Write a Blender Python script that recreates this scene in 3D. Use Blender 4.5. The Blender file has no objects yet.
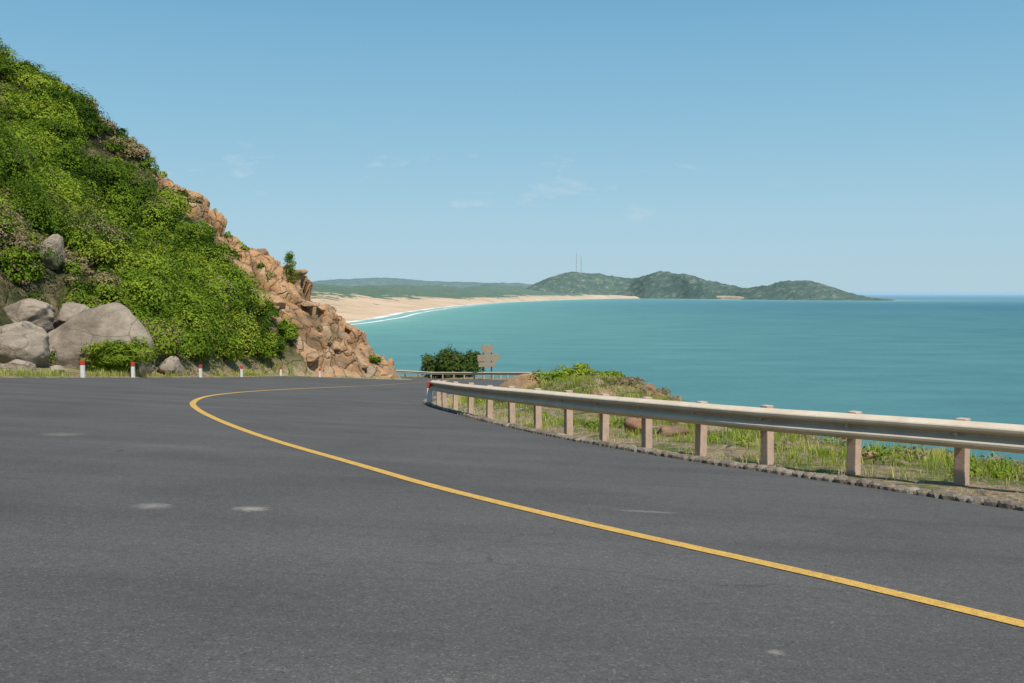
import bpy, bmesh, math, random
import numpy as np
from mathutils import Vector, noise, Matrix
from mathutils.bvhtree import BVHTree
random.seed(7); rng=np.random.default_rng(7)
S=bpy.context.scene
ZC=45.0   # eye level above the sea
F32=np.float32
# ------------------------------------------------------------------ helpers
def link(o): S.collection.objects.link(o); return o
def tag(o,label=None,cat=None,group=None,kind=None):
    if label:o["label"]=label
    if cat:o["category"]=cat
    if group:o["group"]=group
    if kind:o["kind"]=kind
    return o
def mesh_np(name,V,Fq,mat=None,smooth=True,attrs=None,obj=True):
    V=np.asarray(V,dtype=F32); Fq=np.asarray(Fq,dtype=np.int32)
    k=Fq.shape[1]; me=bpy.data.meshes.new(name)
    me.vertices.add(len(V)); me.vertices.foreach_set("co",V.ravel())
    me.loops.add(Fq.size); me.loops.foreach_set("vertex_index",Fq.ravel())
    me.polygons.add(len(Fq)); me.polygons.foreach_set("loop_start",np.arange(0,Fq.size,k,dtype=np.int32))
    me.polygons.foreach_set("use_smooth",np.full(len(Fq),smooth))
    me.update(calc_edges=True)
    if attrs:
        for n,a in attrs.items():
            at=me.attributes.new(n,'FLOAT','POINT'); at.data.foreach_set("value",np.asarray(a,dtype=F32).ravel())
    if mat: me.materials.append(mat)
    if not obj: return me
    return link(bpy.data.objects.new(name,me))
def grid_faces(nr,nc):
    i=np.arange(nr-1)[:,None]*nc+np.arange(nc-1)[None,:]
    return np.stack([i,i+1,i+nc+1,i+nc],-1).reshape(-1,4)
def sstep(t): t=np.clip(t,0,1); return t*t*(3-2*t)
def catmull(P,n=8):
    P=np.array(P,float); Q=np.vstack([2*P[0]-P[1],P,2*P[-1]-P[-2]]); out=[]
    for i in range(1,len(Q)-2):
        a,b,c,d=Q[i-1:i+3]
        for k in range(n):
            t=k/n; out.append(.5*((2*b)+(c-a)*t+(2*a-5*b+4*c-d)*t*t+(3*b-a-3*c+d)*t**3))
    out.append(P[-1]); return np.array(out)
def resample(P,step):
    P=np.array(P,float); L=np.r_[0,np.cumsum(np.linalg.norm(np.diff(P,axis=0),axis=1))]
    s=np.linspace(0,L[-1],max(2,int(round(L[-1]/step))+1))
    return np.stack([np.interp(s,L,P[:,k]) for k in range(P.shape[1])],1)
def nz(x,y,z,sc,seed=0): return noise.noise(Vector((x/sc+seed,y/sc-seed*1.7,z/sc+seed*.3)))
def fbm(X,Y,sc,oct=4,seed=0):
    out=np.empty(X.size); xs=X.ravel(); ys=Y.ravel()
    for i in range(xs.size):
        out[i]=noise.fractal(Vector((xs[i]/sc+seed,ys[i]/sc-seed,seed*.37)),1.0,2.0,oct)
    return out.reshape(X.shape)
# ------------------------------------------------------------------ node helpers
def new_mat(name):
    m=bpy.data.materials.new(name); m.use_nodes=True; nt=m.node_tree
    return m,nt,nt.nodes["Principled BSDF"]
class N:
    def __init__(s,nt): s.nt=nt
    def __call__(s,t,**kw):
        n=s.nt.nodes.new(t)
        for k,v in kw.items(): setattr(n,k,v)
        return n
    def l(s,a,b): s.nt.links.new(a,b)
def noise_node(n,vec,scale,detail=6,rough=.6,dist=0):
    t=n("ShaderNodeTexNoise"); t.inputs["Scale"].default_value=scale; t.inputs["Detail"].default_value=detail
    t.inputs["Roughness"].default_value=rough; t.inputs["Distortion"].default_value=dist; n.l(vec,t.inputs["Vector"]); return t.outputs["Fac"]
def ramp(n,fac,stops,interp='LINEAR'):
    r=n("ShaderNodeValToRGB"); r.color_ramp.interpolation=interp; e=r.color_ramp.elements
    while len(e)<len(stops): e.new(.5)
    for i,(p,c) in enumerate(stops):
        e[i].position=p; e[i].color=(*c,1) if len(c)==3 else c
    n.l(fac,r.inputs["Fac"]); return r.outputs["Color"]
def mix(n,fac,a,b,mode='MIX'):
    m=n("ShaderNodeMix",data_type='RGBA',blend_type=mode)
    for s,i in ((fac,0),(a,6),(b,7)):
        if hasattr(s,"is_linked"): n.l(s,m.inputs[i])
        else: m.inputs[i].default_value=s if i==0 else (*s,1)
    return m.outputs[2]
def math_(n,op,a,b=0.0,clamp=False):
    m=n("ShaderNodeMath",operation=op); m.use_clamp=clamp
    for s,i in ((a,0),(b,1)):
        if hasattr(s,"is_linked"): n.l(s,m.inputs[i])
        else: m.inputs[i].default_value=s
    return m.outputs[0]
def mapr(n,v,a,b,c=0.,d=1.):
    m=n("ShaderNodeMapRange"); m.clamp=True; n.l(v,m.inputs[0])
    for i,q in enumerate((a,b,c,d)): m.inputs[i+1].default_value=q
    return m.outputs[0]
def bump(n,h,bs,strength,dist):
    b=n("ShaderNodeBump"); b.inputs["Distance"].default_value=dist
    if hasattr(strength,"is_linked"): n.l(strength,b.inputs["Strength"])
    else: b.inputs["Strength"].default_value=strength
    n.l(h,b.inputs["Height"]); n.l(b.outputs[0],bs.inputs["Normal"])
def attr(n,name):
    a=n("ShaderNodeAttribute",attribute_name=name); return a.outputs["Fac"]
def coords(n): return n("ShaderNodeNewGeometry").outputs["Position"]
# ------------------------------------------------------------------ ground shape functions
def roadz(x,y):
    x=np.asarray(x,float); y=np.asarray(y,float)
    t=sstep((y-50)/25); xe=np.maximum(x,-26); xe=xe*(1-t)+np.minimum(xe,-10)*t
    return ZC-(1.1+.086*y+.052*xe)+.006*np.maximum(0,y-70)
edge_ctrl=[(35,-45),(22,-20),(13,-4),(11,0),(9.5,3),(8,5.5),(6.5,8),(5.18,10.06),(4.44,11.4),(3.66,12.7),(2.70,14.3),(1.49,16.9),(.16,20.6),(-1.39,26.6),(-3.0,34.3),(-3.4,41),(-2.9,50),(-1,62),(1.5,75),(3,85),(3,95),(0,108),(-4,120),(-12,132),(-25,142),(-60,156),(-150,175)]
EDGE=resample(catmull(edge_ctrl,6),.8)
def xsea(y): return np.interp(y,EDGE[:,1],EDGE[:,0])
def signed_edge(x,y):
    x=np.asarray(x,float); y=np.asarray(y,float); sh=x.shape; x=x.ravel(); y=y.ravel()
    A=EDGE[:-1]; B=EDGE[1:]; D=B-A; L2=(D**2).sum(1); best=np.full(x.size,1e9); sg=np.ones(x.size)
    for i in range(len(A)):
        t=np.clip(((x-A[i,0])*D[i,0]+(y-A[i,1])*D[i,1])/L2[i],0,1)
        dx=x-A[i,0]-t*D[i,0]; dy=y-A[i,1]-t*D[i,1]; d=np.hypot(dx,dy); m=d<best
        best[m]=d[m]; cr=D[i,0]*(y-A[i,1])-D[i,1]*(x-A[i,0]); sg[m]=np.where(cr[m]>0,-1,1)
    return (best*sg).reshape(sh)
PX=np.array([-130,-80,-64,-57.6,-53,-48.6,-44.7,-42.4,-39,-35.7,-30.6,-27.2,-23.9,-20.3,-16.8,-12.4])
PH=np.array([36,34.5,33.5,32.6,31.6,29.6,27.0,24.5,22.4,19.6,15.3,12.5,10.1,7.3,4.7,0])
def shift(y): return 9.6*(1-sstep((np.asarray(y,float)-86)/20))
def foot(y):
    y=np.asarray(y,float); f=-12.4-shift(y)
    back=np.interp(1.1*np.maximum(0,y-112.5),PH[::-1],PX[::-1])
    return np.where(y>112.5,back,f)
def hillh(x,y):
    x=np.asarray(x,float); y=np.asarray(y,float)
    h=np.interp(x+shift(y),PX,PH); h=np.where(x+shift(y)>-12.4,0,h)
    dh=-22.0-x; toe=.10+.90*sstep((dh-3.5)/9.5); k=sstep((71-y)/10)
    h=h*(toe*k+1-k)
    return np.maximum(0,h-1.1*np.maximum(0,y-112.5))
def xleft(y): return foot(y)+1.5
def vergew(y): return np.interp(y,[0,26,36,60,85,105,125],[6.4,6.4,9.3,5,2.5,2.5,8])
YCX=[-60,-52,-48,-44,-40,-34,-28,-24,-20,-16]; YCY=[112,110.5,108,106.3,105,102.5,99.5,96.5,94.5,93]
def ycut(x): return np.interp(x,YCX,YCY)
def rockmask(x,y): return sstep((y-ycut(x)+1.5)/3.)
def blocks(X,Y,Zb,M):
    out=np.zeros(X.size); xs=X.ravel();ys=Y.ravel();zs=Zb.ravel();ms=M.ravel()
    for i in np.nonzero(ms>.02)[0]:
        w=noise.noise_vector(Vector((xs[i]/2.5,ys[i]/2.5,zs[i]/2.5)))*.35
        s=0
        for sc,am in ((5.2,1.4),(2.2,.6),(1.0,.2)):
            q=Vector((xs[i]/sc,ys[i]/sc*.9,zs[i]/sc*1.5))+w
            d,p=noise.voronoi(q)
            e=min(1,(d[1]-d[0])/.14); r=e*(2-e); c0=p[0]; dl=q-c0
            tl=(noise.cell(c0*3.7)-.5)*dl.x+(noise.cell(c0*5.9)-.5)*dl.y+(noise.cell(c0*9.1)-.5)*dl.z
            s+=am*(.25*r+.5*noise.cell(c0*7.31)+.7*tl-.40)
        out[i]=s*ms[i]
    return out.reshape(X.shape)
def terrain(x,y):
    x=np.asarray(x,float); y=np.asarray(y,float)
    b=roadz(x,y); ds=signed_edge(x,y); h=hillh(x,y); fx=foot(y)
    W=vergew(y); z=b+h; v=sstep((ds-.35)/1.2)
    z=z-np.where(x>fx,.06,0)+np.where(ds>.35,.10*v,0)
    n=fbm(x,y,7.,5,3.1); n2=fbm(x,y,1.7,4,9.)
    hm=sstep(h/4.); rm=rockmask(x,y)
    z=z+hm*(n*1.1+n2*.25)
    bl=blocks(x,y,b+h,sstep(h/1.6)*rm*(y<118)*(x>-66))
    z=z+np.where((x>fx)&(x<xleft(y)-.3),.08,0)
    z=z+sstep((ds-.8)/3.)*(1.08*np.exp(-(((x-3.2)/3.0)**2+((y-37)/7.)**2))*(1+.25*n2)+n2*.13+n*.15)
    fall=np.maximum(0,ds-W-n*.8); z=z-fall*1.0-np.minimum(fall,2)*.3*(1+n2)
    return np.maximum(z,-6),ds,h,rm,bl
# ------------------------------------------------------------------ MATERIALS
def m_terrain():
    m,nt,b=new_mat("terrain_soil"); n=N(nt); p=coords(n)
    a1=noise_node(n,p,.9,7,.65); a2=noise_node(n,p,9,5,.7)
    soil=ramp(n,a2,[(.3,(.17,.12,.07)),(.5,(.38,.28,.17)),(.72,(.55,.44,.30))])
    green=ramp(n,a2,[(.3,(.08,.10,.025)),(.7,(.24,.26,.07))])
    verge=mix(n,mapr(n,a1,.46,.58),soil,green)
    scrub=ramp(n,a1,[(.3,(.03,.036,.012)),(.48,(.07,.07,.028)),(.62,(.20,.15,.08)),(.75,(.32,.25,.16))])
    v=n("ShaderNodeTexVoronoi",feature='DISTANCE_TO_EDGE'); v.inputs["Scale"].default_value=.5
    pd=n("ShaderNodeVectorMath",operation='ADD'); nn=n("ShaderNodeTexNoise"); nn.inputs["Scale"].default_value=.8; nn.inputs["Detail"].default_value=4; n.l(p,nn.inputs["Vector"]); n.l(nn.outputs["Color"],pd.inputs[1]); n.l(p,pd.inputs[0]); n.l(pd.outputs[0],v.inputs["Vector"])
    rock=ramp(n,noise_node(n,p,.30,9,.74,.6),[(.28,(.19,.14,.09)),(.42,(.38,.25,.15)),(.50,(.56,.30,.14)),(.57,(.52,.36,.22)),(.7,(.38,.32,.25))])
    sz=n("ShaderNodeSeparateXYZ"); n.l(p,sz.inputs[0])
    rock=mix(n,math_(n,'MULTIPLY',mapr(n,sz.outputs[2],35,43,.8,0),mapr(n,a1,.4,.6)),rock,(.30,.22,.15))
    rock=mix(n,mapr(n,v.outputs["Distance"],0.,.035,.75,0.),rock,(.08,.05,.03))
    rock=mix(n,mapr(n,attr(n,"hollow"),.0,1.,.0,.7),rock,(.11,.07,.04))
    c=mix(n,attr(n,"hill"),verge,scrub); c=mix(n,mapr(n,math_(n,'ADD',attr(n,"rock"),math_(n,'MULTIPLY',math_(n,'SUBTRACT',a1,.5),1.4)),.35,.6),c,rock)
    n.l(c,b.inputs["Base Color"]); b.inputs["Roughness"].default_value=.95; b.inputs["Specular IOR Level"].default_value=.15
    bump(n,math_(n,'ADD',noise_node(n,p,1.6,8,.75),math_(n,'MULTIPLY',mapr(n,v.outputs["Distance"],0,.06),.5)),b,.85,.45); return m
def m_rock(name,stops,sc=1.,crack=.5,vor=0):
    m,nt,b=new_mat(name); n=N(nt); p=coords(n)
    c=ramp(n,noise_node(n,p,.9*sc,8,.68,.5),stops)
    sp=noise_node(n,p,22*sc,4,.7); c=mix(n,mapr(n,sp,.4,.7,.0,.4),c,(.07,.06,.05),'MIX')
    st=noise_node(n,p,.5*sc,5,.6,1.2); c=mix(n,mapr(n,st,.51,.65,0,.65),c,(.12,.095,.075))
    h=math_(n,'ADD',noise_node(n,p,2.2*sc,8,.7),math_(n,'MULTIPLY',sp,.2))
    if vor:
        v=n("ShaderNodeTexVoronoi",feature='DISTANCE_TO_EDGE'); v.inputs["Scale"].default_value=vor
        pd=n("ShaderNodeVectorMath",operation='ADD'); nn=n("ShaderNodeTexNoise"); nn.inputs["Scale"].default_value=.6; nn.inputs["Detail"].default_value=5; n.l(p,nn.inputs["Vector"]); n.l(nn.outputs["Color"],pd.inputs[1]); n.l(p,pd.inputs[0]); n.l(pd.outputs[0],v.inputs["Vector"])
        c=mix(n,mapr(n,v.outputs["Distance"],0.,.012,.6,0.),c,(.07,.055,.045))
    n.l(c,b.inputs["Base Color"]); b.inputs["Roughness"].default_value=.92; b.inputs["Specular IOR Level"].default_value=.2
    bump(n,h,b,crack,.35); return m
def m_leaf(name,stops,trans=.25):
    m,nt,b=new_mat(name); n=N(nt); c=ramp(n,attr(n,"tint"),stops)
    d=n("ShaderNodeBsdfDiffuse"); n.l(c,d.inputs["Color"])
    t=n("ShaderNodeBsdfTranslucent"); n.l(c,t.inputs["Color"]); mx=n("ShaderNodeMixShader"); mx.inputs[0].default_value=trans
    n.l(d.outputs[0],mx.inputs[1]); n.l(t.outputs[0],mx.inputs[2]); n.l(mx.outputs[0],nt.nodes["Material Output"].inputs[0]); nt.nodes.remove(b); return m
def m_plain(name,col,rough=.7,metal=0,var=.35,sc=6,dirt=(.2,.15,.1),dirtamt=.4,bs=.15):
    m,nt,b=new_mat(name); n=N(nt); p=coords(n); a=noise_node(n,p,sc,6,.65); a2=noise_node(n,p,sc*7,4,.6)
    c=mix(n,mapr(n,a,.35,.75,0,dirtamt),col,dirt); c=mix(n,mapr(n,a2,.3,.7,0,var),c,tuple(q*.6 for q in col))
    n.l(c,b.inputs["Base Color"]); b.inputs["Roughness"].default_value=rough; b.inputs["Metallic"].default_value=metal; b.inputs["Specular IOR Level"].default_value=.25
    bump(n,a2,b,bs,.02); return m
def m_asphalt():
    m,nt,b=new_mat("asphalt"); n=N(nt); p=coords(n)
    fine=noise_node(n,p,110,3,.85); med=noise_node(n,p,14,6,.7); big=noise_node(n,p,.35,6,.6,.4)
    v=n("ShaderNodeTexVoronoi"); v.inputs["Scale"].default_value=100; n.l(p,v.inputs["Vector"])
    c=ramp(n,fine,[(.3,(.060,.057,.055)),(.5,(.093,.089,.086)),(.7,(.133,.127,.122))])
    st=n("ShaderNodeSeparateColor"); n.l(v.outputs["Color"],st.inputs[0])
    c=mix(n,mapr(n,st.outputs[0],.87,.97,0,.28),c,(.29,.27,.25))
    c=mix(n,mapr(n,st.outputs[1],.79,.97,0,.45),c,(.034,.032,.031))
    c=mix(n,1.0,c,ramp(n,big,[(.3,(.84,.84,.84)),(.5,(1,1,1)),(.72,(1.16,1.15,1.13))]),'MULTIPLY')
    c=mix(n,1.0,c,ramp(n,med,[(.3,(.88,.88,.88)),(.7,(1.12,1.12,1.12))]),'MULTIPLY')
    mp=n("ShaderNodeMapping"); mp.inputs["Rotation"].default_value=(0,0,math.radians(-56)); mp.inputs["Scale"].default_value=(.05,.7,1); n.l(p,mp.inputs[0])
    c=mix(n,1.0,c,ramp(n,noise_node(n,mp.outputs[0],1.3,4,.55),[(.35,(.92,.92,.92)),(.65,(1.07,1.07,1.07))]),'MULTIPLY')
    mp2=n("ShaderNodeMapping"); mp2.inputs["Rotation"].default_value=(0,0,math.radians(-75)); mp2.inputs["Scale"].default_value=(.04,2.2,1); n.l(p,mp2.inputs[0])
    c=mix(n,math_(n,'MULTIPLY',mapr(n,noise_node(n,mp2.outputs[0],1.6,3,.5),.60,.68,0,.25),mapr(n,med,.35,.6)),c,(.05,.048,.046))
    wob=math_(n,'MULTIPLY',math_(n,'SUBTRACT',noise_node(n,p,17,6,.8),.5),3.6)
    for (x,y,rx,ry,am) in ((-2.67,7.33,.10,.12,.4),(-1.97,7.44,.10,.10,.6),(1.17,8.47,.22,.05,.3),(1.1,4.1,.03,.03,.4),(-6.1,13.4,.2,.3,.22)):
        s=n("ShaderNodeVectorMath",operation='SUBTRACT'); s.inputs[1].default_value=(x,y,0); n.l(p,s.inputs[0])
        q=n("ShaderNodeVectorMath",operation='MULTIPLY'); q.inputs[1].default_value=(1/rx,1/ry,0); n.l(s.outputs[0],q.inputs[0])
        ln=n("ShaderNodeVectorMath",operation='LENGTH'); n.l(q.outputs[0],ln.inputs[0])
        c=mix(n,mapr(n,math_(n,'ADD',ln.outputs["Value"],wob),.1,1.6,am,0),c,(.42,.37,.31))
    vc=n("ShaderNodeTexVoronoi",feature='DISTANCE_TO_EDGE'); vc.inputs["Scale"].default_value=.33
    pd=n("ShaderNodeVectorMath",operation='ADD'); nn=n("ShaderNodeTexNoise"); nn.inputs["Scale"].default_value=1.1; nn.inputs["Detail"].default_value=5; n.l(p,nn.inputs["Vector"]); n.l(nn.outputs["Color"],pd.inputs[1]); n.l(p,pd.inputs[0]); n.l(pd.outputs[0],vc.inputs["Vector"])
    cr=math_(n,'MULTIPLY',mapr(n,vc.outputs["Distance"],.0,.005,.4,0),mapr(n,big,.5,.58))
    c=mix(n,cr,c,(.03,.03,.03))
    n.l(c,b.inputs["Base Color"]); b.inputs["Roughness"].default_value=.95; b.inputs["Specular IOR Level"].default_value=.10
    bump(n,math_(n,'ADD',fine,med),b,.45,.008); return m
def m_line():
    m,nt,b=new_mat("road_paint_yellow"); n=N(nt); p=coords(n)
    c=ramp(n,noise_node(n,p,14,6,.7),[(.3,(.46,.245,.03)),(.5,(.66,.365,.045)),(.75,(.72,.43,.08))])
    w=mapr(n,noise_node(n,p,70,4,.8),.48,.60,0,.75); c=mix(n,w,c,(.17,.145,.11))
    n.l(c,b.inputs["Base Color"]); b.inputs["Roughness"].default_value=.8; bump(n,noise_node(n,p,90,3,.8),b,.5,.008); return m
M_ter=m_terrain()
M_asph=m_asphalt(); M_line=m_line()
M_gran=m_rock("granite",[(.3,(.19,.15,.115)),(.48,(.32,.26,.20)),(.60,(.40,.325,.25)),(.68,(.43,.32,.22)),(.8,(.49,.42,.34))],.6,.5,.25)
M_orng=m_rock("weathered_orange_rock",[(.3,(.19,.13,.085)),(.45,(.40,.26,.15)),(.58,(.52,.30,.15)),(.75,(.46,.36,.26))],.8,.5)
M_brown=m_rock("brown_rock",[(.3,(.13,.08,.05)),(.5,(.34,.18,.10)),(.7,(.50,.34,.23))],1.5,.5)
greens=[(0,(.024,.047,.010)),(.3,(.080,.140,.016)),(.55,(.175,.260,.024)),(.80,(.32,.375,.045)),(.9,(.27,.21,.10)),(1,(.31,.24,.15))]
M_leaf=m_leaf("scrub_leaves",greens,.28)
M_grass=m_leaf("grass_blades",[(0,(.10,.17,.02)),(.4,(.26,.34,.045)),(.65,(.46,.46,.10)),(.85,(.60,.49,.24)),(1,(.64,.52,.32))],.35)
M_dark=m_leaf("dark_leaves",[(0,(.03,.055,.015)),(.6,(.075,.12,.03)),(1,(.15,.20,.05))],.25)
M_bark=m_plain("bark",(.16,.11,.07),.9)
# ------------------------------------------------------------------ near terrain
xs=np.r_[np.arange(-170,-78,6.),np.arange(-78,-56,.75),np.arange(-56,-11.9,.28),np.arange(-11.5,14,.5),np.arange(14,30,1.2),np.arange(30,130,5.)]
ys=np.r_[np.arange(-45,2,3.),np.arange(2,48,.55),np.arange(48,90,.75),np.arange(90,115,.26),np.arange(115,126,.75),np.arange(126,260,4.)]
X,Y=np.meshgrid(xs,ys)
Z,DS,H,RM,BLK=terrain(X,Y)
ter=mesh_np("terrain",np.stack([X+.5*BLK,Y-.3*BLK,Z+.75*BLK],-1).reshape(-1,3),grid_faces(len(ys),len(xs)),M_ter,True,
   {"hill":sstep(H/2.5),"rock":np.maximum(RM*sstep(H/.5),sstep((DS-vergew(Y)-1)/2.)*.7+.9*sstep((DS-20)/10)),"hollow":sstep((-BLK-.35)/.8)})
tag(ter,"coastal hillside and roadside ground with scrub and rock","hill",kind="structure")
dg=bpy.context.evaluated_depsgraph_get()
bv=BVHTree.FromObject(ter,dg)
def gz(x,y):
    r=bv.ray_cast(Vector((x,y,200)),Vector((0,0,-1))); return r[0].z if r[0] else 0
# ------------------------------------------------------------------ road
yr=np.r_[np.arange(-45,0,1.5),np.arange(0,40,.5),np.arange(40,150,1.)]
cols=np.linspace(0,1,50); RX=xleft(yr)[:,None]*(1-cols)+(xsea(yr))[:,None]*cols
RY=np.repeat(yr[:,None],50,1)
road=mesh_np("road",np.stack([RX,RY,roadz(RX,RY)],-1).reshape(-1,3),grid_faces(len(yr),50),M_asph)
tag(road,"dark grey asphalt coast road bending round the hill","road",kind="structure")
line=catmull([(4.6,1.6),(3.6,3.2),(2.51,4.885),(2.14,5.49),(1.745,6.03),(1.257,6.65),(.654,7.40),(0,8.39),(-.786,9.54),(-1.72,11.25),(-2.79,13.1),(-4.11,15.6),(-5.65,18.9),(-7.12,22.4),(-8.36,26),(-9.5,31),(-10.1,37),(-10.25,45.6),(-10.06,55),(-9.6,65),(-8.5,80),(-7,95),(-6.8,105),(-10,118),(-18,130)],6)
line=resample(line,.25)
k=np.ones(9)/9; ln=line.copy()
for c in (0,1): ln[4:-4,c]=np.convolve(line[:,c],k,'valid')
T=np.gradient(ln,axis=0); T/=np.linalg.norm(T,axis=1)[:,None]; Nn=np.stack([-T[:,1],T[:,0]],1)
rows=[]
for o in (-1,0,1):
    wv=np.array([.075+.006*nz(a,b,0,.35,o+3) for a,b in ln]); q=ln+Nn*(o*wv)[:,None]; rows.append(np.c_[q,roadz(q[:,0],q[:,1])+.005])
yl=mesh_np("road_marking",np.stack(rows,1).reshape(-1,3),grid_faces(len(ln),3)[:,::-1],M_line)
tag(yl,"worn yellow centre line painted on the asphalt","road marking",kind="structure")
# ------------------------------------------------------------------ stone kerb
M_kerb=m_rock("kerb_stone",[(.3,(.15,.12,.09)),(.5,(.32,.26,.20)),(.75,(.56,.48,.39))],4,.6)
bm=bmesh.new()
kp=EDGE[(EDGE[:,1]>2)&(EDGE[:,1]<60)]; kp=resample(kp,.17)
for i in range(len(kp)-1):
    a=kp[i];b=kp[i+1]; t=(b-a)/np.linalg.norm(b-a); nn=np.array([t[1],-t[0]])
    c=(a+b)/2+nn*(.08+random.uniform(-.014,.014))
    r=bmesh.ops.create_icosphere(bm,subdivisions=2,radius=1)
    sx=random.uniform(.076,.094); sy=random.uniform(.085,.12); sz=random.uniform(.075,.10)
    sd=random.random()*100; zz=float(roadz(c[0],c[1])); ra=random.uniform(-.1,.1); ca,sa=math.cos(ra),math.sin(ra)
    for v in r['verts']:
        q=v.co; m_=max(abs(q.x),abs(q.y),abs(q.z)); q=q*(.06+.94/m_*.92); q=q*(1+.18*noise.noise(q*1.8+Vector((sd,0,0))))
        lx,ly=q.x*sx*ca-q.y*sy*sa,q.x*sx*sa+q.y*sy*ca
        v.co=Vector((c[0]+t[0]*lx+nn[0]*ly,c[1]+t[1]*lx+nn[1]*ly,zz+q.z*sz*.95))
me=bpy.data.meshes.new("kerb"); bm.to_mesh(me); bm.free(); me.materials.append(M_kerb)
kb=link(bpy.data.objects.new("kerb",me)); tag(kb,"low kerb of small rough set stones edging the asphalt","kerb",kind="structure")
# ------------------------------------------------------------------ guardrails
M_rail=m_plain("dusty_galvanised_steel",(.66,.56,.43),.85,.0,.12,2.5,(.44,.33,.23),.6,.08)
M_post=m_plain("weathered_concrete_post",(.58,.42,.32),.85,0,.25,5,(.32,.21,.14),.6,.3)
M_red=m_plain("red_paint",(.55,.06,.04),.6,0,.2,8,(.3,.1,.07),.3)
M_white=m_plain("white_paint",(.76,.74,.71),.6,0,.1,8,(.4,.35,.28),.4)
def box_mesh(name,sx,sy,sz,mat,bev=.012,base=True):
    bm=bmesh.new(); bmesh.ops.create_cube(bm,size=1)
    for v in bm.verts: v.co=Vector((v.co.x*sx,v.co.y*sy,(v.co.z+(.5 if base else 0))*sz))
    bmesh.ops.bevel(bm,geom=bm.edges[:],offset=bev,segments=2,affect='EDGES',profile=.6)
    me=bpy.data.meshes.new(name); bm.to_mesh(me); bm.free(); me.materials.append(mat); return me
def path_frames(P):
    T=np.gradient(P,axis=0); T/=np.linalg.norm(T,axis=1)[:,None]; return T,np.stack([-T[:,1],T[:,0]],1)
def guardrail(posts,height,label,beamc):
    posts=np.array(posts,float)
    e=bpy.data.objects.new("guardrail",None); link(e); e.location=(posts[0,0],posts[0,1],gz(*posts[0])); tag(e,label,"guardrail")
    o=Vector(e.location)
    T,L=path_frames(posts)
    beam=resample(catmull(np.vstack([posts[0]-T[0]*.5,posts,posts[-1]+T[-1]*.45]),8),.35)
    Tb,Lb=path_frames(beam)
    prof=[(0,.170),(.012,.163),(.10,.122),(.112,.106),(.112,.078),(.10,.062),(.015,.020),(0,.01),(0,-.01),(.015,-.020),(.10,-.062),(.112,-.078),(.112,-.106),(.10,-.122),(.012,-.163),(0,-.170)]
    pr=prof+[(a-.006,b) for a,b in prof[::-1]]
    V=[]
    for i,p in enumerate(beam):
        zz=float(roadz(p[0],p[1]))+beamc; dent=.012*nz(p[0],p[1],0,1.3,4); sag=.012*nz(p[0],p[1],0,3.5,8)
        for a,b in pr:
            q=p+Lb[i]*(.155+a+dent); V.append((q[0]-o.x,q[1]-o.y,zz+b+sag-o.z))
    k=len(pr); Fc=[]
    for i in range(len(beam)-1):
        for j in range(k): Fc.append((i*k+j,i*k+(j+1)%k,(i+1)*k+(j+1)%k,(i+1)*k+j))
    bo=mesh_np("rail_beam",V,Fc,M_rail,False); bo.parent=e
    pm=box_mesh("post",.14,.14,1,M_post,.012); sm=box_mesh("spacer",.10,.16,.20,M_post,.01,False)
    bm=bmesh.new(); bmesh.ops.create_cone(bm,cap_ends=True,segments=10,radius1=.03,radius2=.02,depth=.03); mb=bpy.data.meshes.new("bolt"); bm.to_mesh(mb); bm.free(); mb.materials.append(M_rail)
    for i,p in enumerate(posts):
        zr=float(roadz(p[0],p[1])); ang=math.atan2(T[i,1],T[i,0])
        q=bpy.data.objects.new("post",pm); link(q); q.parent=e; q.location=(p[0]-o.x,p[1]-o.y,zr-.35-o.z); q.rotation_euler=(random.uniform(-.025,.025),random.uniform(-.025,.025),ang); q.scale=(1,1,height+.35+random.uniform(-.015,.015))
        q=bpy.data.objects.new("spacer",sm); link(q); q.parent=e; c=p+L[i]*.115; q.location=(c[0]-o.x,c[1]-o.y,zr+beamc-o.z); q.rotation_euler=(0,0,ang+math.pi/2)
        q=bpy.data.objects.new("bolt",mb); link(q); q.parent=e; c=p+L[i]*.17; q.location=(c[0]-o.x,c[1]-o.y,zr+beamc-o.z); q.rotation_euler=(math.pi/2,0,ang)
    return e
near=[(9.9,7.6),(8.9,8.8),(7.8,10.0),(6.65,11.15),(5.60,12.3),(4.65,13.45),(3.78,14.6),(3.02,15.85),(2.34,17.15),(1.72,18.5),(1.14,19.95),(.56,21.5),(.0,23.2),(-.58,25.1),(-1.14,27.1),(-1.68,29.2),(-2.12,31.2),(-2.46,33.2)]
guardrail(near,.87,"dusty beige W-beam guardrail on tan posts beside the stone kerb",.69)
fp=resample(catmull([(4.2,80),(3.9,90),(3.2,98),(.9,108),(-3.2,119.5),(-11.6,131.4),(-24.8,141.3)],6),2.6)
guardrail(fp,.87,"guardrail following the outer edge of the farther bend",.69)
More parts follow.
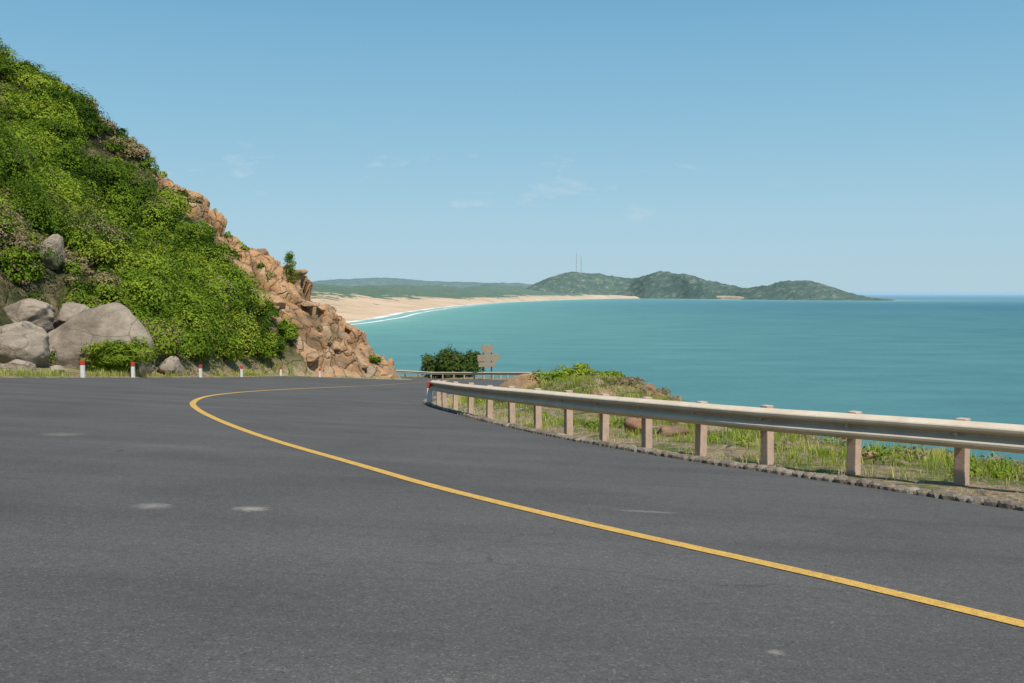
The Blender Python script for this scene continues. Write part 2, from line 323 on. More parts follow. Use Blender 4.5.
# ------------------------------------------------------------------ marker posts
ma,mb=box_mesh("shaft",.17,.17,.62,M_white,.015),box_mesh("red_cap",.176,.176,.24,M_red,.02)
def marker(x,y,label,group,h=1.0,rot=0,w=1.0):
    e=bpy.data.objects.new("marker_post",None); link(e); e.location=(x,y,float(roadz(x,y))-.03); e.rotation_euler=(random.uniform(-.015,.015),random.uniform(-.015,.015),rot); e.scale=(w,w,h)
    tag(e,label,"marker post",group)
    for n_,m_,z in (("shaft",ma,0),("red_cap",mb,.62)):
        q=bpy.data.objects.new(n_,m_); link(q); q.parent=e; q.location=(0,0,z)
for x,y in ((-20.75,48),(-20.8,54.5),(-20.7,66),(-20.7,76),(-20.6,88.5),(-18.0,93.0)):
    marker(x,y,"white concrete marker post with red top at the hill foot","marker posts along the hill side of the road",1.0)
marker(-2.78,33.5,"white and red marker post tight against the guardrail end",None,.98,0,1.1)
# ------------------------------------------------------------------ boulders
def boulder_mesh(name,seed,mat,ang=.35,sub=4,npl=9,smooth=True,peak=0):
    bm=bmesh.new(); bmesh.ops.create_icosphere(bm,subdivisions=sub,radius=1); r=random.Random(seed)
    planes=[]
    for _ in range(npl):
        d=Vector((r.gauss(0,1),r.gauss(0,1),r.gauss(0,1))).normalized(); planes.append((d,r.uniform(.58,.9)))
    o=Vector((seed*3.3,seed,0))
    for v in bm.verts:
        q=v.co.copy()
        for d,k in planes:
            t=q.dot(d)
            if t>k: q-=d*(t-k)*(.6+ang)
        q*=1+.16*noise.fractal(q*1.1+o,1,2,4)+.03*noise.noise(q*5+o)
        if peak and q.z>0: f=1-peak*min(1,q.z)**1.4; q.x=q.x*f+.18*q.z; q.y*=f; q.z*=1.1
        v.co=q
    me=bpy.data.meshes.new(name); bm.to_mesh(me); bm.free(); me.materials.append(mat); me.polygons.foreach_set("use_smooth",[smooth]*len(me.polygons)); return me
gm=[boulder_mesh("boulder",i,M_gran,.28,5,11) for i in range(5)]+[boulder_mesh("boulder",3,M_gran,.27,5,10,True,.36)]
om=[boulder_mesh("rock",20+i,M_orng,.4,4,14,True) for i in range(6)]
brm=[boulder_mesh("rock",40+i,M_brown,.4,3,14) for i in range(3)]
def put(mesh,name,x,y,s,z,label,group,cat="boulder",rot=None):
    o=bpy.data.objects.new(name,mesh); link(o); o.location=(x,y,z); o.scale=s; o.rotation_euler=rot or (random.uniform(-.3,.3),random.uniform(-.3,.3),random.uniform(0,6.3)); tag(o,label,cat,group); return o
g1="granite boulders at the foot of the hill"
BL=[(-24.6,58.5,3.5,3.0,2.6,1.3,5,"huge rounded grey-tan granite boulder beside the road"),
(-25.9,52.5,2.1,1.9,1.3,.9,1,"rounded tan granite boulder at the hill foot"),
(-29.8,60.5,2.5,1.9,1.3,3.0,2,"tan granite slab above the roadside boulders"),
(-28.4,56.5,1.8,1.7,1.2,1.7,3,"tan granite boulder wedged between larger ones"),
(-32.2,60.5,1.9,1.7,1.2,3.3,4,"tan granite slab above the roadside boulders"),
(-27.6,50.8,1.7,1.6,1.2,1.2,0,"rounded tan granite boulder at the hill foot"),
(-31.0,67,.9,.9,1.45,None,4,"upright smooth pale grey boulder among green scrub"),
(-24.0,48.4,.9,.8,.5,.2,1,"small grey boulder at the road edge"),
(-22.3,64.5,1.0,.9,.9,.4,4,"grey boulder half hidden by roadside bushes"),
(-22.9,49.8,.5,.5,.35,.15,2,"small grey boulder at the road edge"),(-28.0,63.5,1.4,1.3,1.0,3.5,3,"dark grey boulder among green scrub")]
ROT=[(.0,.0,.2),(0,.1,1.7),(.1,.3,3.),(0,0,1.),(.0,-.1,2.5),(0,0,2.2),(.1,.3,.5),(0,0,0),(0,0,1),(0,0,2),(0,0,3)]
for (x,y,a,b_,c,zc,mi,lb),r in zip(BL,ROT): put(gm[mi],"boulder",x,y,(a,b_,c),float(roadz(x,y))+zc if zc is not None else gz(x,y)+.9,lb,g1,rot=r)
for x,y,a in ((-45.6,107.8,1.6),(-48.6,108.5,1.4),(-42.8,105.6,1.0)):
    put(gm[random.randrange(5)],"boulder",x,y,(a,a*1.1,a*.8),gz(x,y)+.25,"tan granite boulder on the hill crest","boulders on the hill crest")
cnt=0; rs=random.Random(5)
while cnt<30:
    y=rs.uniform(92,113.5); x=-12.8-rs.random()**1.3*28
    if float(rockmask(x,y))<.75 or x>float(foot(y))-.1: continue
    s=rs.uniform(.3,.7)*(1.8 if rs.random()<.25 else 1); cnt+=1
    put(om[rs.randrange(6)],"rock",x,y,(s*rs.uniform(1.1,1.7),s*rs.uniform(.9,1.4),s*rs.uniform(.6,.9)),gz(x,y)-.25*s,"fractured orange-tan rock on the bare rocky spur","rocks on the rocky spur","rock")
g3="rocks on the verge behind the guardrail"
VR=[(.3,38.5,1.1,.9,.75,.35,8,"orange-brown boulder behind the guardrail"),(-.9,40,.6,.6,.5,.3,8,"orange-brown boulder behind the guardrail"),
(2.65,20.9,.40,.32,.28,.35,0,"reddish brown rock under the guardrail"),(3.3,20.6,.36,.24,.2,.3,1,"reddish brown rock under the guardrail"),
(4.4,21.3,.36,.26,.20,.35,9,"pale grey rock in the grass"),(4.0,25.5,.5,.4,.32,.3,2,"reddish brown rock behind the guardrail"),
(3.0,23.5,.40,.34,.25,.35,2,"reddish brown rock behind the guardrail"),(6.9,16.6,.14,.11,.08,.3,9,"small pale stone in the grass"),(5.6,15.6,.18,.14,.10,.3,1,"small brown rock in the grass"),(7.6,17.8,.25,.2,.15,.3,2,"small brown rock in the grass")]
rs=random.Random(9)
for _ in range(16): VR.append((rs.uniform(2.6,7.2),rs.uniform(30,38),rs.uniform(.18,.5),rs.uniform(.15,.4),rs.uniform(.12,.28),.25,rs.randrange(3),"reddish brown rock on the dry scrubby mound"))
for x,y,a,b_,c,sk,mi,lb in VR:
    me_=gm[1] if mi==9 else (om[2] if mi==8 else brm[mi]); put(me_,"rock",x,y,(a,b_,c),gz(x,y)+c*sk,lb,g3,"rock")
# ------------------------------------------------------------------ leaves
def leaf_cloud(C,R,npl,size,lump=.25,tb=None,elong=1.0,top=.15,rnd=.45,shell=.6):
    C=np.asarray(C,float);R=np.asarray(R,float); n=len(C); tot=n*npl
    d=rng.normal(size=(n,npl,3)); d/=np.linalg.norm(d,axis=2,keepdims=True); d[...,2]=np.where(d[...,2]<-top,-d[...,2],d[...,2])
    ph=rng.uniform(0,6.28,(n,1)); l=1+lump*np.sin(d[...,0]*5+ph)*np.sin(d[...,1]*6+ph*1.7)+lump*.6*np.sin(d[...,2]*7+ph*2)
    rr=(shell+(1.04-shell)*rng.random((n,npl))**.6)*l
    P=C[:,None,:]+d*R[:,None,:]*rr[...,None]
    nm=d+rng.normal(size=d.shape)*rnd; nm[...,2]+=.25; nm/=np.linalg.norm(nm,axis=2,keepdims=True)
    t=np.cross(nm,rng.normal(size=d.shape)); t/=np.linalg.norm(t,axis=2,keepdims=True); b=np.cross(nm,t)
    s=(np.broadcast_to(np.asarray(size,float).reshape(-1,1),(n,npl))*(.6+.8*rng.random((n,npl))))[...,None]*.5
    V=np.stack([P-t*s*elong,P-b*s*.6/ max(1,elong*.6),P+t*s*elong,P+b*s*.6/max(1,elong*.6)],2).reshape(-1,3)
    tt=(rng.random((n,1)) if tb is None else np.asarray(tb).reshape(-1,1))*.75+(rng.random((n,npl))-.5)*.12
    return V,np.arange(tot*4).reshape(-1,4),np.repeat(np.clip(tt,0,1).ravel(),4)
def blocked(x,y):
    for b in BL:
        if (x-b[0])**2+(y-b[1])**2<(b[2]*.85+.2)**2: return True
        if abs(x-b[0]-(b[1]-y)*.45)<b[2]*.75 and 0<b[1]-y<b[2]+2.: return True
    return False
C=[];R=[];SZ=[];TB=[];rs=random.Random(11); tries=0
while len(C)<1400 and tries<90000:
    tries+=1
    y=rs.uniform(40,111.5); x=rs.uniform(-76,-22.6)
    if x/y<-.66: continue
    if x>float(foot(y))-.8: continue
    yc=float(ycut(x))
    onrock=y>yc-.5
    if onrock and (rs.random()>.26 or y>yc+6): continue
    if blocked(x,y): continue
    if y<60 and x>-25.6: continue
    if y<50 and x>-28: continue
    g=nz(x,y,0,6,2)
    if g<-.20 and y>62 and rs.random()<.85: continue
    big=rs.random()
    r=rs.uniform(.45,.95) if big<.42 else rs.uniform(1.0,2.3)
    if y<62: r=rs.uniform(.4,.85)
    if y>yc-4: r=min(r,.95)
    if onrock: r=rs.uniform(.3,.65)
    z=gz(x,y); C.append((x+.2*r,y,z+r*.45)); R.append((r*rs.uniform(.85,1.1),r*rs.uniform(.85,1.1),r*rs.uniform(.85,1.1)))
    SZ.append(.10+.0012*y)
    tb=.60+.6*nz(x,y,3,5,7)+rs.uniform(-.42,.38); tb=min(tb,1.0)
    if 44<y<84 and x>-48 and nz(x,y,1,6,5)>.26 and rs.random()<.5: tb=rs.uniform(1.2,1.35)
    elif y>yc-3 and rs.random()<.35: tb=rs.uniform(1.15,1.35)
    elif rs.random()<.04: tb=rs.uniform(1.2,1.35)
    TB.append(min(1.33,max(.0,tb)))
for _ in range(900):
    y=rs.uniform(50,70); x=rs.uniform(-40,-25.5)
    if x/y<-.62 or blocked(x,y): continue
    r=rs.uniform(.3,.8); C.append((x,y,gz(x,y)+r*.35)); R.append((r,r,r*.9)); SZ.append(.10+.0008*y); TB.append(rs.uniform(.1,.9) if rs.random()<.55 else rs.uniform(1.2,1.35))
C=np.array(C);R=np.array(R);SZ=np.array(SZ);TB=np.array(TB); bigm=R[:,0]>.95
V1,F1,t1=leaf_cloud(C[bigm],R[bigm],640,SZ[bigm],.2,TB[bigm],rnd=.28,shell=.72); V2,F2,t2=leaf_cloud(C[~bigm],R[~bigm],210,SZ[~bigm],.22,TB[~bigm],rnd=.35)
sc=mesh_np("hillside_scrub",np.vstack([V1,V2]),np.vstack([F1,F2+len(V1)]),M_leaf,False,{"tint":np.r_[t1,t2]}); tag(sc,"dense green scrub covering the steep hillside","scrub",kind="stuff")
def bush(x,y,rx,ry,rz,label,mat,leaves,size,elong=1.0,group=None,tb=.6):
    z=gz(x,y); sub=[];SR=[]
    for i in range(9):
        a=random.uniform(0,6.28); q=random.uniform(.2,.75); sub.append((math.cos(a)*q*rx,math.sin(a)*q*ry,rz*random.uniform(.1,.65))); k=random.uniform(.35,.6); SR.append((rx*k,ry*k,rz*k))
    V,Fq,t=leaf_cloud(sub,SR,leaves//9,np.full(9,size),.25,np.clip(np.random.default_rng(int(abs(x*10))).normal(tb*1.1,.18,9),0,1.05) if tb<1 else np.full(9,1.28),elong,.6,.35)
    o=mesh_np("bush",V,Fq,mat,False,{"tint":t}); o.location=(x,y,z+rz*.1); tag(o,label,"bush",group)
    bm=bmesh.new()
    for s in sub[:6]:
        d=Vector(s); L=d.length
        r=bmesh.ops.create_cone(bm,cap_ends=True,segments=6,radius1=.04,radius2=.015,depth=L)
        M=Matrix.Translation(d/2)@d.to_track_quat('Z','Y').to_matrix().to_4x4()
        for v in r['verts']: v.co=M@v.co
    me=bpy.data.meshes.new("stem"); bm.to_mesh(me); bm.free(); me.materials.append(M_bark)
    st=bpy.data.objects.new("stem",me); link(st); st.parent=o
    return o
gb="bushes at the foot of the hill"
bush(-21.8,55.8,2.0,1.3,1.9,"rounded green fine-leaved bush in front of the big boulder",M_leaf,9000,.15,2.6,group=gb,tb=.66)
for x,y,r,h in ((-23.2,72,1.5,2.2),(-23.4,76,1.7,2.7),(-22.9,80,1.4,2.1),(-23.3,84.5,1.8,2.9),(-22.9,89,1.5,2.2),(-22.0,91.5,1.2,1.7),(-24.8,80,1.9,3.4),(-24.8,87.5,1.9,3.1),(-25,73,1.9,3.1),(-21.3,94.5,1.0,1.5)):
    bush(x,y,r,r,h,"leafy yellow-green bush at the foot of the rocky slope",M_leaf,4200,.19,1.2,group=gb,tb=.72)
bush(-14.6,104.5,.9,.8,.6,"small green bush among fallen rocks",M_leaf,900,.2,1.2,tb=.6)
bush(-18.3,100.5,1.0,.9,.8,"dry brown bush on the rocky slope",M_leaf,1200,.17,1.2,tb=1.2)
bush(-20.2,101.5,1.1,.9,.9,"dry brown bush on the rocky slope",M_leaf,1200,.17,1.2,tb=1.2)
gd_="dark bushes beyond the outer guardrail"
for x,y,h in ((-10.2,134,3.0),(-8.6,133,3.05),(-6.8,132,3.05),(-5.2,131,3.0)):
    bush(x,y,1.9,1.9,h,"dense dark green bush beyond the outer guardrail",M_dark,4800,.27,1.2,tb=.75,group=gd_)
gv="low bushes on the verge mound"
for x,y,r,h in ((1.6,38,.9,.6),(2.5,37.5,.8,.55),(1.0,39.5,.6,.45),(3.6,37.5,.7,.4)):
    bush(x,y,r,r,h,"yellow-green bush on the rocky verge mound",M_leaf,1900,.08,1.5,group=gv,tb=.76)
rs=random.Random(3)
for i in range(10):
    x=rs.uniform(3.,6.8); y=rs.uniform(33,37.5); r=rs.uniform(.35,.65)
    bush(x,y,r,r,rs.uniform(.18,.32),"low dry brown shrub on the rocky verge mound",M_leaf,900,.06,1.6,group=gv,tb=1.2)
def slim_tree(x,y,h):
    z=gz(x,y); e=bpy.data.objects.new("tree",None); link(e); e.location=(x,y,z-.4); tag(e,"slim wispy young tree standing on the rocky crest","tree")
    bm=bmesh.new(); pts=[Vector((.12*math.sin(i*.9),.1*math.cos(i*1.3),h*i/7)) for i in range(8)]
    def limb(a,b,r1,r2):
        d=b-a; r=bmesh.ops.create_cone(bm,cap_ends=True,segments=7,radius1=r1,radius2=r2,depth=d.length); M=Matrix.Translation((a+b)/2)@d.to_track_quat('Z','Y').to_matrix().to_4x4()
        for v in r['verts']: v.co=M@v.co
    for i in range(7): limb(pts[i],pts[i+1],.06-.007*i,.055-.007*i)
    tips=[]
    for i in range(30):
        k=random.randint(0,6); a=random.uniform(0,6.28); L=random.uniform(.5,1.0)*(1.25-.14*k); t=pts[k]+Vector((math.cos(a)*L,math.sin(a)*L,L*.8)); limb(pts[k],t,.022,.01); tips.append(t); tips.append(pts[k].lerp(t,.6))
    tips.append(pts[7])
    me=bpy.data.meshes.new("trunk"); bm.to_mesh(me); bm.free(); me.materials.append(M_bark); tr=bpy.data.objects.new("trunk",me); link(tr); tr.parent=e
    V,Fq,t=leaf_cloud([tuple(q) for q in tips],[(.30,.30,.32)]*len(tips),22,np.full(len(tips),.13),.2,np.full(len(tips),.6),1.7,1)
    cr=mesh_np("crown",V,Fq,M_leaf,False,{"tint":t}); cr.parent=e
slim_tree(-24.2,109.2,3.6)
# ------------------------------------------------------------------ verge grass
def grass(name,cands,label):
    B=[];TT=[]
    for (x,y,z,h,n,tint,sp) in cands:
        for _ in range(n):
            a=rng.uniform(0,6.28); o=rng.uniform(0,sp,1)[0]; bx=x+math.cos(a)*o; by=y+math.sin(a)*o
            hh=h*rng.uniform(.5,1.15); le=rng.uniform(.1,.9)*hh; ww=.003+.016*hh*rng.uniform(.5,1.2)*(1+y/45)
            ca,sa=math.cos(a),math.sin(a); px,py=-sa*ww,ca*ww
            B+= [(bx-px,by-py,z-.02),(bx+px,by+py,z-.02),(bx+ca*le*.4+px*.7,by+sa*le*.4+py*.7,z+hh*.6),(bx+ca*le*.4-px*.7,by+sa*le*.4-py*.7,z+hh*.6),
                 (bx+ca*le*.4-px*.7,by+sa*le*.4-py*.7,z+hh*.6),(bx+ca*le*.4+px*.7,by+sa*le*.4+py*.7,z+hh*.6),(bx+ca*le+px*.1,by+sa*le+py*.1,z+hh),(bx+ca*le-px*.1,by+sa*le-py*.1,z+hh)]
            TT+=[min(1,max(0,tint+rng.uniform(-.15,.15)))]*8
    o=mesh_np(name,B,np.arange(len(B)).reshape(-1,4),M_grass,False,{"tint":TT}); tag(o,label,"grass",kind="stuff"); return o
gx=rng.uniform(-4,14,30000); gy=rng.uniform(6,62,30000); gd=signed_edge(gx,gy); gw=vergew(gy); cand=[]
for x,y,d,wv in zip(gx,gy,gd,gw):
    if d<.4 or d>wv+1.5: continue
    q=nz(x,y,0,2.0,6); q2=nz(x,y,0,.7,8)
    dens=.26+1.3*q+.7*q2+.25*min(1,d/4)+(.2 if y>30 else 0)
    if rng.random()>dens+.12: continue
    tint=.44-.5*q+rng.uniform(-.12,.32)+(.35 if d<1.3 else 0)+(.2 if (x>2.8 and y>28) else 0)
    h=rng.uniform(.05,.15)+(.08 if d>3 else 0)+.14*max(0,q)
    cand.append((x,y,gz(x,y),h,7 if y<30 else 8,tint,.12 if y<30 else .25))
for _ in range(1300):
    y=rng.uniform(40,96); x=rng.uniform(-22.3,-21.1)
    if nz(x,y,0,3,4)<-.05: continue
    cand.append((x,y,gz(x,y),rng.uniform(.12,.4),8,rng.uniform(.3,.9),.25))
grass("verge_grass",cand,"patchy green and dry straw grass on the road verge")
C=[];R=[];TB=[]
for _ in range(1000):
    y=rng.uniform(9,60); x=rng.uniform(-3,13); d=float(signed_edge(np.array([x]),np.array([y]))[0])
    if d<1.5 or d>float(vergew(y))+1.5 or nz(x,y,0,3,12)<.0: continue
    r=rng.uniform(.06,.19)*(1.5 if y>28 else 1); C.append((x,y,gz(x,y)+r*.3)); R.append((r*1.4,r*1.4,r)); TB.append(rng.uniform(.4,1.0) if rng.random()<(.65 if x<2.8 or y<28 else .45) else 1.28)
V,Fq,tt=leaf_cloud(C,R,110,np.full(len(C),.05),.25,TB,1.3,.5)
o=mesh_np("verge_weeds",V,Fq,M_leaf,False,{"tint":tt}); tag(o,"low leafy weeds and scrub behind the guardrail","weeds",kind="stuff")
B=[];Fc=[]
ico=[(0,0,1),(.9,0,0),(.3,.85,0),(-.7,.5,0),(-.7,-.5,0),(.3,-.85,0)]
for _ in range(5200):
    y=6+rng.random()**1.5*32; x=float(np.interp(y,EDGE[:,1],EDGE[:,0]))+rng.random()**1.6*5+.3; s=rng.uniform(.008,.032)*(1 if y<26 else 2.0); z=gz(x,y); k=len(B); a=rng.uniform(0,6.28)
    for q in ico: B.append((x+(q[0]*math.cos(a)-q[1]*math.sin(a))*s*rng.uniform(.7,1.3),y+(q[0]*math.sin(a)+q[1]*math.cos(a))*s,z+q[2]*s*.7))
    for j in range(5): Fc.append((k,k+1+j,k+1+(j+1)%5))
o=mesh_np("verge_gravel",B,Fc,M_kerb,False); tag(o,"loose gravel scattered over the dry verge","gravel",kind="stuff")
# ------------------------------------------------------------------ roadside sign boards beyond the bend
M_wood=m_plain("weathered_tan_board",(.38,.30,.21),.85,0,.25,1.6,(.22,.16,.11),.5)
M_dkw=m_plain("dark_timber",(.20,.16,.12),.9,0,.3,4)
e=bpy.data.objects.new("sign_board",None); link(e); e.location=(-3.0,121,gz(-3.0,121)); e.rotation_euler=(0,0,.1)
tag(e,"weathered tan stacked boards on timber posts past the bend","sign")
def part(nm,sx,sy,sz,loc,mat,rot=(0,0,0)):
    q=bpy.data.objects.new(nm,box_mesh(nm,sx,sy,sz,mat,.01,True)); link(q); q.parent=e; q.location=loc; q.rotation_euler=rot
part("post",.15,.15,4.4,(-.5,0,-.2),M_dkw); part("post",.15,.15,4.4,(.5,0,-.2),M_dkw)
part("upper_panel",1.3,.25,.95,(-.05,-.22,3.2),M_wood); part("lower_panel",2.6,.3,.8,(.1,-.25,2.2),M_wood,(0,-.06,0))
part("crossbar",2.2,.09,.1,(0,.14,2.5),M_dkw); part("crossbar",1.2,.09,.1,(0,.14,3.8),M_dkw); part("base_panel",2.0,.3,.55,(-.1,-.25,1.5),M_wood)
# ------------------------------------------------------------------ sea
coast=resample(catmull([(-700,300),(-560,550),(-450,800),(-330,1100),(-243,1493),(-235,2132),(-186,2985),(-49,4070),(254,5267),(560,6080),(823,6330),(1000,6150),(1128,5850),(1250,5500),(1390,5230),(1550,5080),(1700,5000),(1850,4990),(1950,5060)],8),40)
rr=np.r_[0,np.geomspace(60,55000,200)]; th=np.r_[np.radians(np.arange(-180,-40,10)),np.radians(np.arange(-40,40,.5)),np.radians(np.arange(40,181,10))]
Rr,Th=np.meshgrid(rr,th,indexing='ij'); SX=Rr*np.sin(Th); SY=Rr*np.cos(Th)
pts=np.stack([SX.ravel(),SY.ravel()],1); dm=np.full(len(pts),1e9)
for c in coast[::2]: dm=np.minimum(dm,np.hypot(pts[:,0]-c[0],pts[:,1]-c[1]))
m,nt,b=new_mat("sea_water"); n=N(nt); p=coords(n)
mp=n("ShaderNodeMapping"); mp.inputs["Scale"].default_value=(1,2.6,1); mp.inputs["Rotation"].default_value=(0,0,.25); n.l(p,mp.inputs[0])
deep=ramp(n,noise_node(n,p,.0015,5,.6,.5),[(.3,(.028,.112,.145)),(.7,(.050,.165,.180))])
sh=attr(n,"shallow"); sea_haze=attr(n,"horizon"); deep=mix(n,attr(n,"offshore"),deep,(.036,.130,.190)); deep=mix(n,sea_haze,deep,(.27,.41,.50))  # distance haze painted into the water colour, weighted by the horizon attribute
c=mix(n,sh,deep,(.17,.37,.30)); c=mix(n,mapr(n,sh,.72,1.,0,.6),c,(.34,.48,.41))
c=mix(n,1.,c,ramp(n,noise_node(n,mp.outputs[0],.011,6,.65),[(.3,(.80,.84,.86)),(.7,(1.18,1.14,1.12))]),'MULTIPLY')
wn=noise_node(n,mp.outputs[0],.16,6,.75); c=mix(n,mapr(n,wn,.69,.75,0,.5),c,(.5,.58,.58)); c=mix(n,math_(n,'MULTIPLY',mapr(n,wn,.25,.5,.35,0),math_(n,'SUBTRACT',1.,sea_haze)),c,(.015,.075,.09))
n.l(c,b.inputs["Base Color"]); b.inputs["Roughness"].default_value=.5; b.inputs["Specular IOR Level"].default_value=.3
bump(n,math_(n,'ADD',wn,noise_node(n,mp.outputs[0],.03,5,.6)),b,math_(n,'MULTIPLY',math_(n,'SUBTRACT',1.,attr(n,"calm")),.5),2.)
lr=np.log(np.maximum(1,Rr.ravel()))
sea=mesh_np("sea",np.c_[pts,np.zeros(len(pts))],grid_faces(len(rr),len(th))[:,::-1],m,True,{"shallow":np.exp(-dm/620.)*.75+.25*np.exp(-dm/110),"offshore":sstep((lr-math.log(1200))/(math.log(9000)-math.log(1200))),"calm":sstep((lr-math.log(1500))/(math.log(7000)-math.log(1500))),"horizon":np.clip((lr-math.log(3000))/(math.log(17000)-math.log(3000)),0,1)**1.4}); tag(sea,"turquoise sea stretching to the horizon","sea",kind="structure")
m,nt,b=new_mat("surf_foam"); n=N(nt); p=coords(n); b.inputs["Base Color"].default_value=(.85,.87,.85,1); b.inputs["Roughness"].default_value=.8
al=math_(n,'MULTIPLY',attr(n,"edge"),mapr(n,noise_node(n,p,.012,7,.7),.38,.48)); n.l(al,b.inputs["Alpha"])
def strip(off,wd_,z,seed):
    T,L=path_frames(coast); R_=-L; rows=[];at=[]
    for k in range(5):
        q=coast+R_*((off+wd_*(k/4-.5))+np.array([7*nz(c[0],c[1],0,200,seed) for c in coast]))[:,None]; rows.append(np.c_[q,np.full(len(q),z)]); at.append(np.full(len(q),1-abs(k/2-1)**2*.95))
    o=mesh_np("surf",np.stack(rows,1).reshape(-1,3),grid_faces(len(coast),5),m,True,{"edge":np.stack(at,1).ravel()}); tag(o,"white surf breaking along the beach","surf",kind="structure")
strip(6,24,.35,1); strip(44,11,.32,5)
# ------------------------------------------------------------------ far coast land
m,nt,b=new_mat("coastal_land"); n=N(nt); p=coords(n)
sand=ramp(n,noise_node(n,p,.006,6,.6),[(.3,(.54,.37,.23)),(.6,(.72,.51,.34)),(.8,(.60,.44,.30))])
gr=ramp(n,noise_node(n,p,.02,8,.7),[(.3,(.05,.09,.05)),(.5,(.09,.14,.075)),(.65,(.14,.18,.10)),(.78,(.34,.30,.23))])
f=mapr(n,math_(n,'ADD',attr(n,"sand"),math_(n,'MULTIPLY',math_(n,'SUBTRACT',noise_node(n,p,.011,8,.78),.5),5.)),.42,.52)
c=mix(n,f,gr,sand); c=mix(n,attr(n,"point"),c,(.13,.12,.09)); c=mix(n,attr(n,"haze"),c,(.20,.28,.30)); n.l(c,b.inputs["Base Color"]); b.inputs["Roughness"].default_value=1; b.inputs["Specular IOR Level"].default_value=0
bump(n,noise_node(n,p,.02,8,.7),b,.9,16)
vv=np.array([-20,0,12,30,60,100,150,220,300,400,520,700,900,1200,1600,2100,2800,3600.])
vh=np.array([-2,.3,2.5,4,7,11,17,24,32,38,43,48,58,74,88,96,96,85.])
lowh=np.array([-2,.3,3,7,11,14,16,19,22,25,28,36,46,58,68,70,65,50.])
T,L=path_frames(coast); V=[];sd=[];hz=[];pt=[]
for i,cpt in enumerate(coast):
    yy=cpt[1]
    dirn=np.array([-1,.15])*(1-sstep((yy-1500)/3500))+np.array([-.1,1])*sstep((yy-1500)/3500)
    if cpt[0]>1300 or (cpt[0]>300 and yy<5600): dirn=np.array([-.1,1.])
    dirn/=np.linalg.norm(dirn); kk=float(sstep((yy-2300)/1600)); ext=1 if cpt[0]<900 else .25
    pq=float(sstep((cpt[0]-1230)/120))
    for v_,a,b_ in zip(vv,vh,lowh):
        q=cpt+dirn*v_*(ext if v_>0 else 1); hgt=a*(1-kk)+b_*kk
        if v_>30: hgt*=1+.5*nz(q[0],q[1],0,420,3)+.35*nz(q[0],q[1],0,110,5)
        if ext<1: hgt=min(hgt,20)*(1-.6*pq)
        V.append((q[0],q[1],hgt)); wsand=380*(1-kk)+300*kk
        s_=1.5-v_/wsand*1.3
        if cpt[0]>650: s_=3.0-v_/(1100 if ext<1 else 260)*1.3
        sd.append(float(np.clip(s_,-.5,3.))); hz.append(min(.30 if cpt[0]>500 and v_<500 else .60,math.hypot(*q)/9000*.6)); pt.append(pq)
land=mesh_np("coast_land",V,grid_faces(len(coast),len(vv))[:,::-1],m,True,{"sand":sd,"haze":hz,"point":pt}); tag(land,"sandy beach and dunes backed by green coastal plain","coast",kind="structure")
def ridge_land(name,ctrl,width,mat,label,seed,amp,step=18,nw=60):
    P=resample(catmull(ctrl,8),step); us=np.linspace(-1,1,nw); V=[]
    for p_ in P:
        for u in us:
            x=p_[0]+u*width*.15; y=p_[1]+u*width; s=math.cos(u*math.pi/2)**1.2
            r=noise.ridged_multi_fractal(Vector((x/260+seed,y/260,seed)),.9,2.1,6,1.,2.)-1.0
            hgt=max(p_[2],0)*s*(1+amp*r*(1-s*.8))+amp*16*nz(x,y,0,90,seed)*s*min(1,max(p_[2],0)/60)+22*amp*noise.fractal(Vector((x/40,y/40,seed)),.8,2.1,4)*s*min(1,max(p_[2],0)/30)
            V.append((x,y,hgt-3+ (2.5*s if p_[2]>5 else 0)))
    o=mesh_np(name,V,grid_faces(len(P),nw)[:,::-1],mat,True); tag(o,label,"hill",kind="structure"); return o
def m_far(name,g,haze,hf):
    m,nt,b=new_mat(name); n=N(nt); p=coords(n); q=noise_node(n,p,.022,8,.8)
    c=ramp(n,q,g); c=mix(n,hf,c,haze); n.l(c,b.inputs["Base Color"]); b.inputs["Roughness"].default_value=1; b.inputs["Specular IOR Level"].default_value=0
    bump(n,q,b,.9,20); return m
g=[(.3,(.018,.036,.02)),(.45,(.05,.08,.035)),(.55,(.10,.135,.06)),(.60,(.24,.22,.15)),(.70,(.54,.45,.35))]
head=[(-60,6850,30),(86,6800,60),(219,6800,120),(418,6800,174),(584,6800,162),(783,6780,128),(905,6540,158),(1047,6380,170),(1134,6160,132),(1271,5900,80),(1320,5720,64),(1398,5530,78),(1509,5400,106),(1614,5300,90),(1714,5220,52),(1810,5170,20),(1925,5130,4)]
MH=m_far("headland_scrub",g,(.17,.255,.28),.44)
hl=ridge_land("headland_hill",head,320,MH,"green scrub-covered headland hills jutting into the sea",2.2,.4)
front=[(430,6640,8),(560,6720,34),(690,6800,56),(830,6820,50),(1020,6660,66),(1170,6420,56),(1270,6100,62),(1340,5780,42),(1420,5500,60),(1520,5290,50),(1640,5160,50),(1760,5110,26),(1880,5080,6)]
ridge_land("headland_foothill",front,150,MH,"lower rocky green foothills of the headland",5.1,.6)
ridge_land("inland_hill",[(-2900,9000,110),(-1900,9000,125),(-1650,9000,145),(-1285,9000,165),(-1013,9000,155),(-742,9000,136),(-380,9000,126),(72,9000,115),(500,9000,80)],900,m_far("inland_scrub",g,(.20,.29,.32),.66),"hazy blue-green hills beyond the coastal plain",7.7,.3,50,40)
M_mast=m_plain("mast_steel",(.35,.33,.33),.6)
dg=bpy.context.evaluated_depsgraph_get(); bh=BVHTree.FromObject(hl,dg)
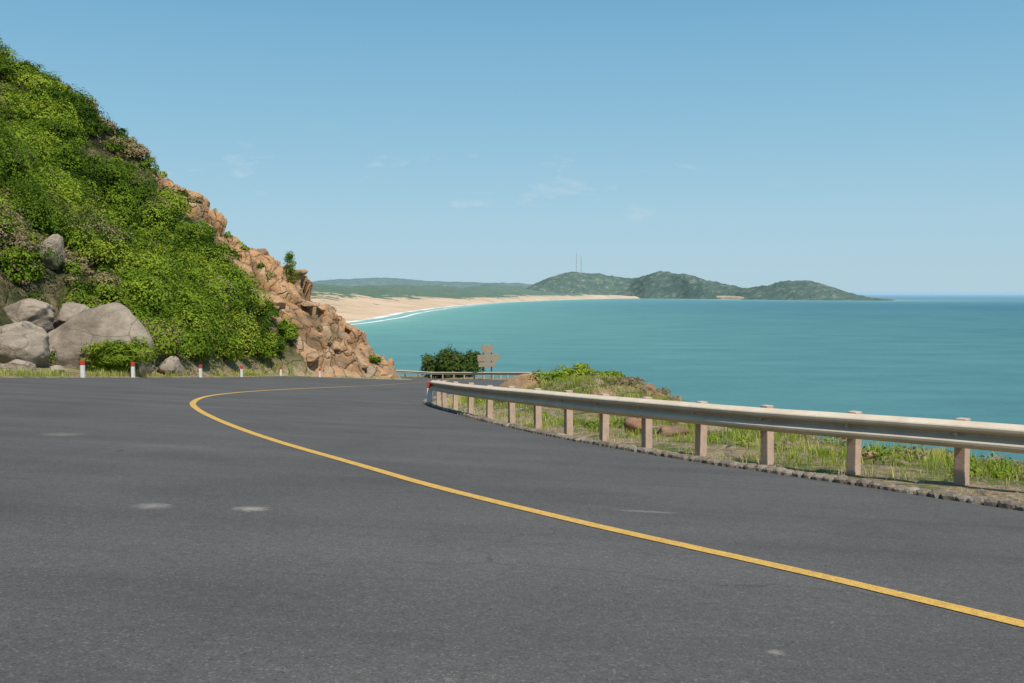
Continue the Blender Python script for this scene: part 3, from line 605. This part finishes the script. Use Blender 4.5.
def mast(x,y,h):
    r=bh.ray_cast(Vector((x,y,900)),Vector((0,0,-1))); z=r[0].z if r[0] else 150
    bm=bmesh.new()
    def limb(a,b,r1):
        d=b-a; q=bmesh.ops.create_cone(bm,cap_ends=True,segments=5,radius1=r1,radius2=r1,depth=d.length); M=Matrix.Translation((a+b)/2)@d.to_track_quat('Z','Y').to_matrix().to_4x4()
        for v in q['verts']: v.co=M@v.co
    def cr(i,t):
        a=i*2.094; w=2.6*(1-t)+.5; return Vector((math.cos(a)*w,math.sin(a)*w,h*t))
    for i in range(3):
        limb(cr(i,0),cr(i,1),.5)
        for k in range(12): limb(cr(i,k/12),cr((i+1)%3,(k+1)/12),.25)
    me=bpy.data.meshes.new("radio_mast"); bm.to_mesh(me); bm.free(); me.materials.append(M_mast)
    o=bpy.data.objects.new("radio_mast",me); link(o); o.location=(x,y,z-4); tag(o,"tall lattice radio mast on the headland summit","radio mast","radio masts on the headland")
mast(438,6800,140); mast(470,6800,125)
# ------------------------------------------------------------------ camera
cam=bpy.data.cameras.new("camera"); cam.lens=35; cam.sensor_width=36; cam.clip_start=.05; cam.clip_end=150000
co=bpy.data.objects.new("camera",cam); link(co); co.location=(0,0,ZC); co.rotation_euler=(math.radians(90-2.88),0,0); S.camera=co
# ------------------------------------------------------------------ light
el=math.radians(58); az=math.radians(150)
sv=Vector((math.sin(az)*math.cos(el),math.cos(az)*math.cos(el),math.sin(el)))
sl=bpy.data.lights.new("sun",'SUN'); sl.energy=5.0; sl.angle=math.radians(.5); sl.color=(1,.94,.84)
so=bpy.data.objects.new("sun",sl); link(so); so.rotation_euler=(-sv).to_track_quat('-Z','Y').to_euler(); so.location=(0,0,120)
wd=bpy.data.worlds.new("World"); S.world=wd; wd.use_nodes=True; nt=wd.node_tree; n=N(nt)
bg=nt.nodes["Background"]; sk=n("ShaderNodeTexSky",sky_type='NISHITA'); sk.sun_disc=False; sk.sun_elevation=el; sk.sun_rotation=az
sk.air_density=1.0; sk.dust_density=.6; sk.ozone_density=1.5; sk.altitude=0
tc=n("ShaderNodeTexCoord").outputs["Generated"]; sp=n("ShaderNodeSeparateXYZ"); n.l(tc,sp.inputs[0])
cx=n("ShaderNodeCombineXYZ"); n.l(sp.outputs[0],cx.inputs[0]); n.l(sp.outputs[1],cx.inputs[1]); n.l(math_(n,'MAXIMUM',sp.outputs[2],.01),cx.inputs[2]); n.l(cx.outputs[0],sk.inputs["Vector"])
grad=ramp(n,sp.outputs[2],[(0,(.40,.575,.68)),(.07,(.345,.555,.68)),(.16,(.25,.485,.645)),(.30,(.14,.365,.57)),(1,(.06,.20,.40))])
gs=n("ShaderNodeVectorMath",operation='SCALE'); gs.inputs["Scale"].default_value=8.6; n.l(grad,gs.inputs[0])
c=mix(n,.92,sk.outputs[0],gs.outputs[0])
mp=n("ShaderNodeMapping"); mp.inputs["Scale"].default_value=(1,1,3.2); mp.inputs["Location"].default_value=(.37,.1,.2); n.l(tc,mp.inputs[0])
cl=math_(n,'MULTIPLY',mapr(n,noise_node(n,mp.outputs[0],14,6,.62),.58,.72,0,.30),mapr(n,sp.outputs[2],.05,.085)); cl=math_(n,'MULTIPLY',cl,mapr(n,sp.outputs[2],.12,.17,1,0)); cl=math_(n,'MULTIPLY',cl,mapr(n,sp.outputs[0],.18,.30,1,0))
c=mix(n,cl,c,(5.8,6.2,6.4))
n.l(c,bg.inputs["Color"]); bg.inputs["Strength"].default_value=.125
S.view_settings.view_transform='Standard'; S.view_settings.look='None'; S.view_settings.exposure=0; S.view_settings.gamma=1
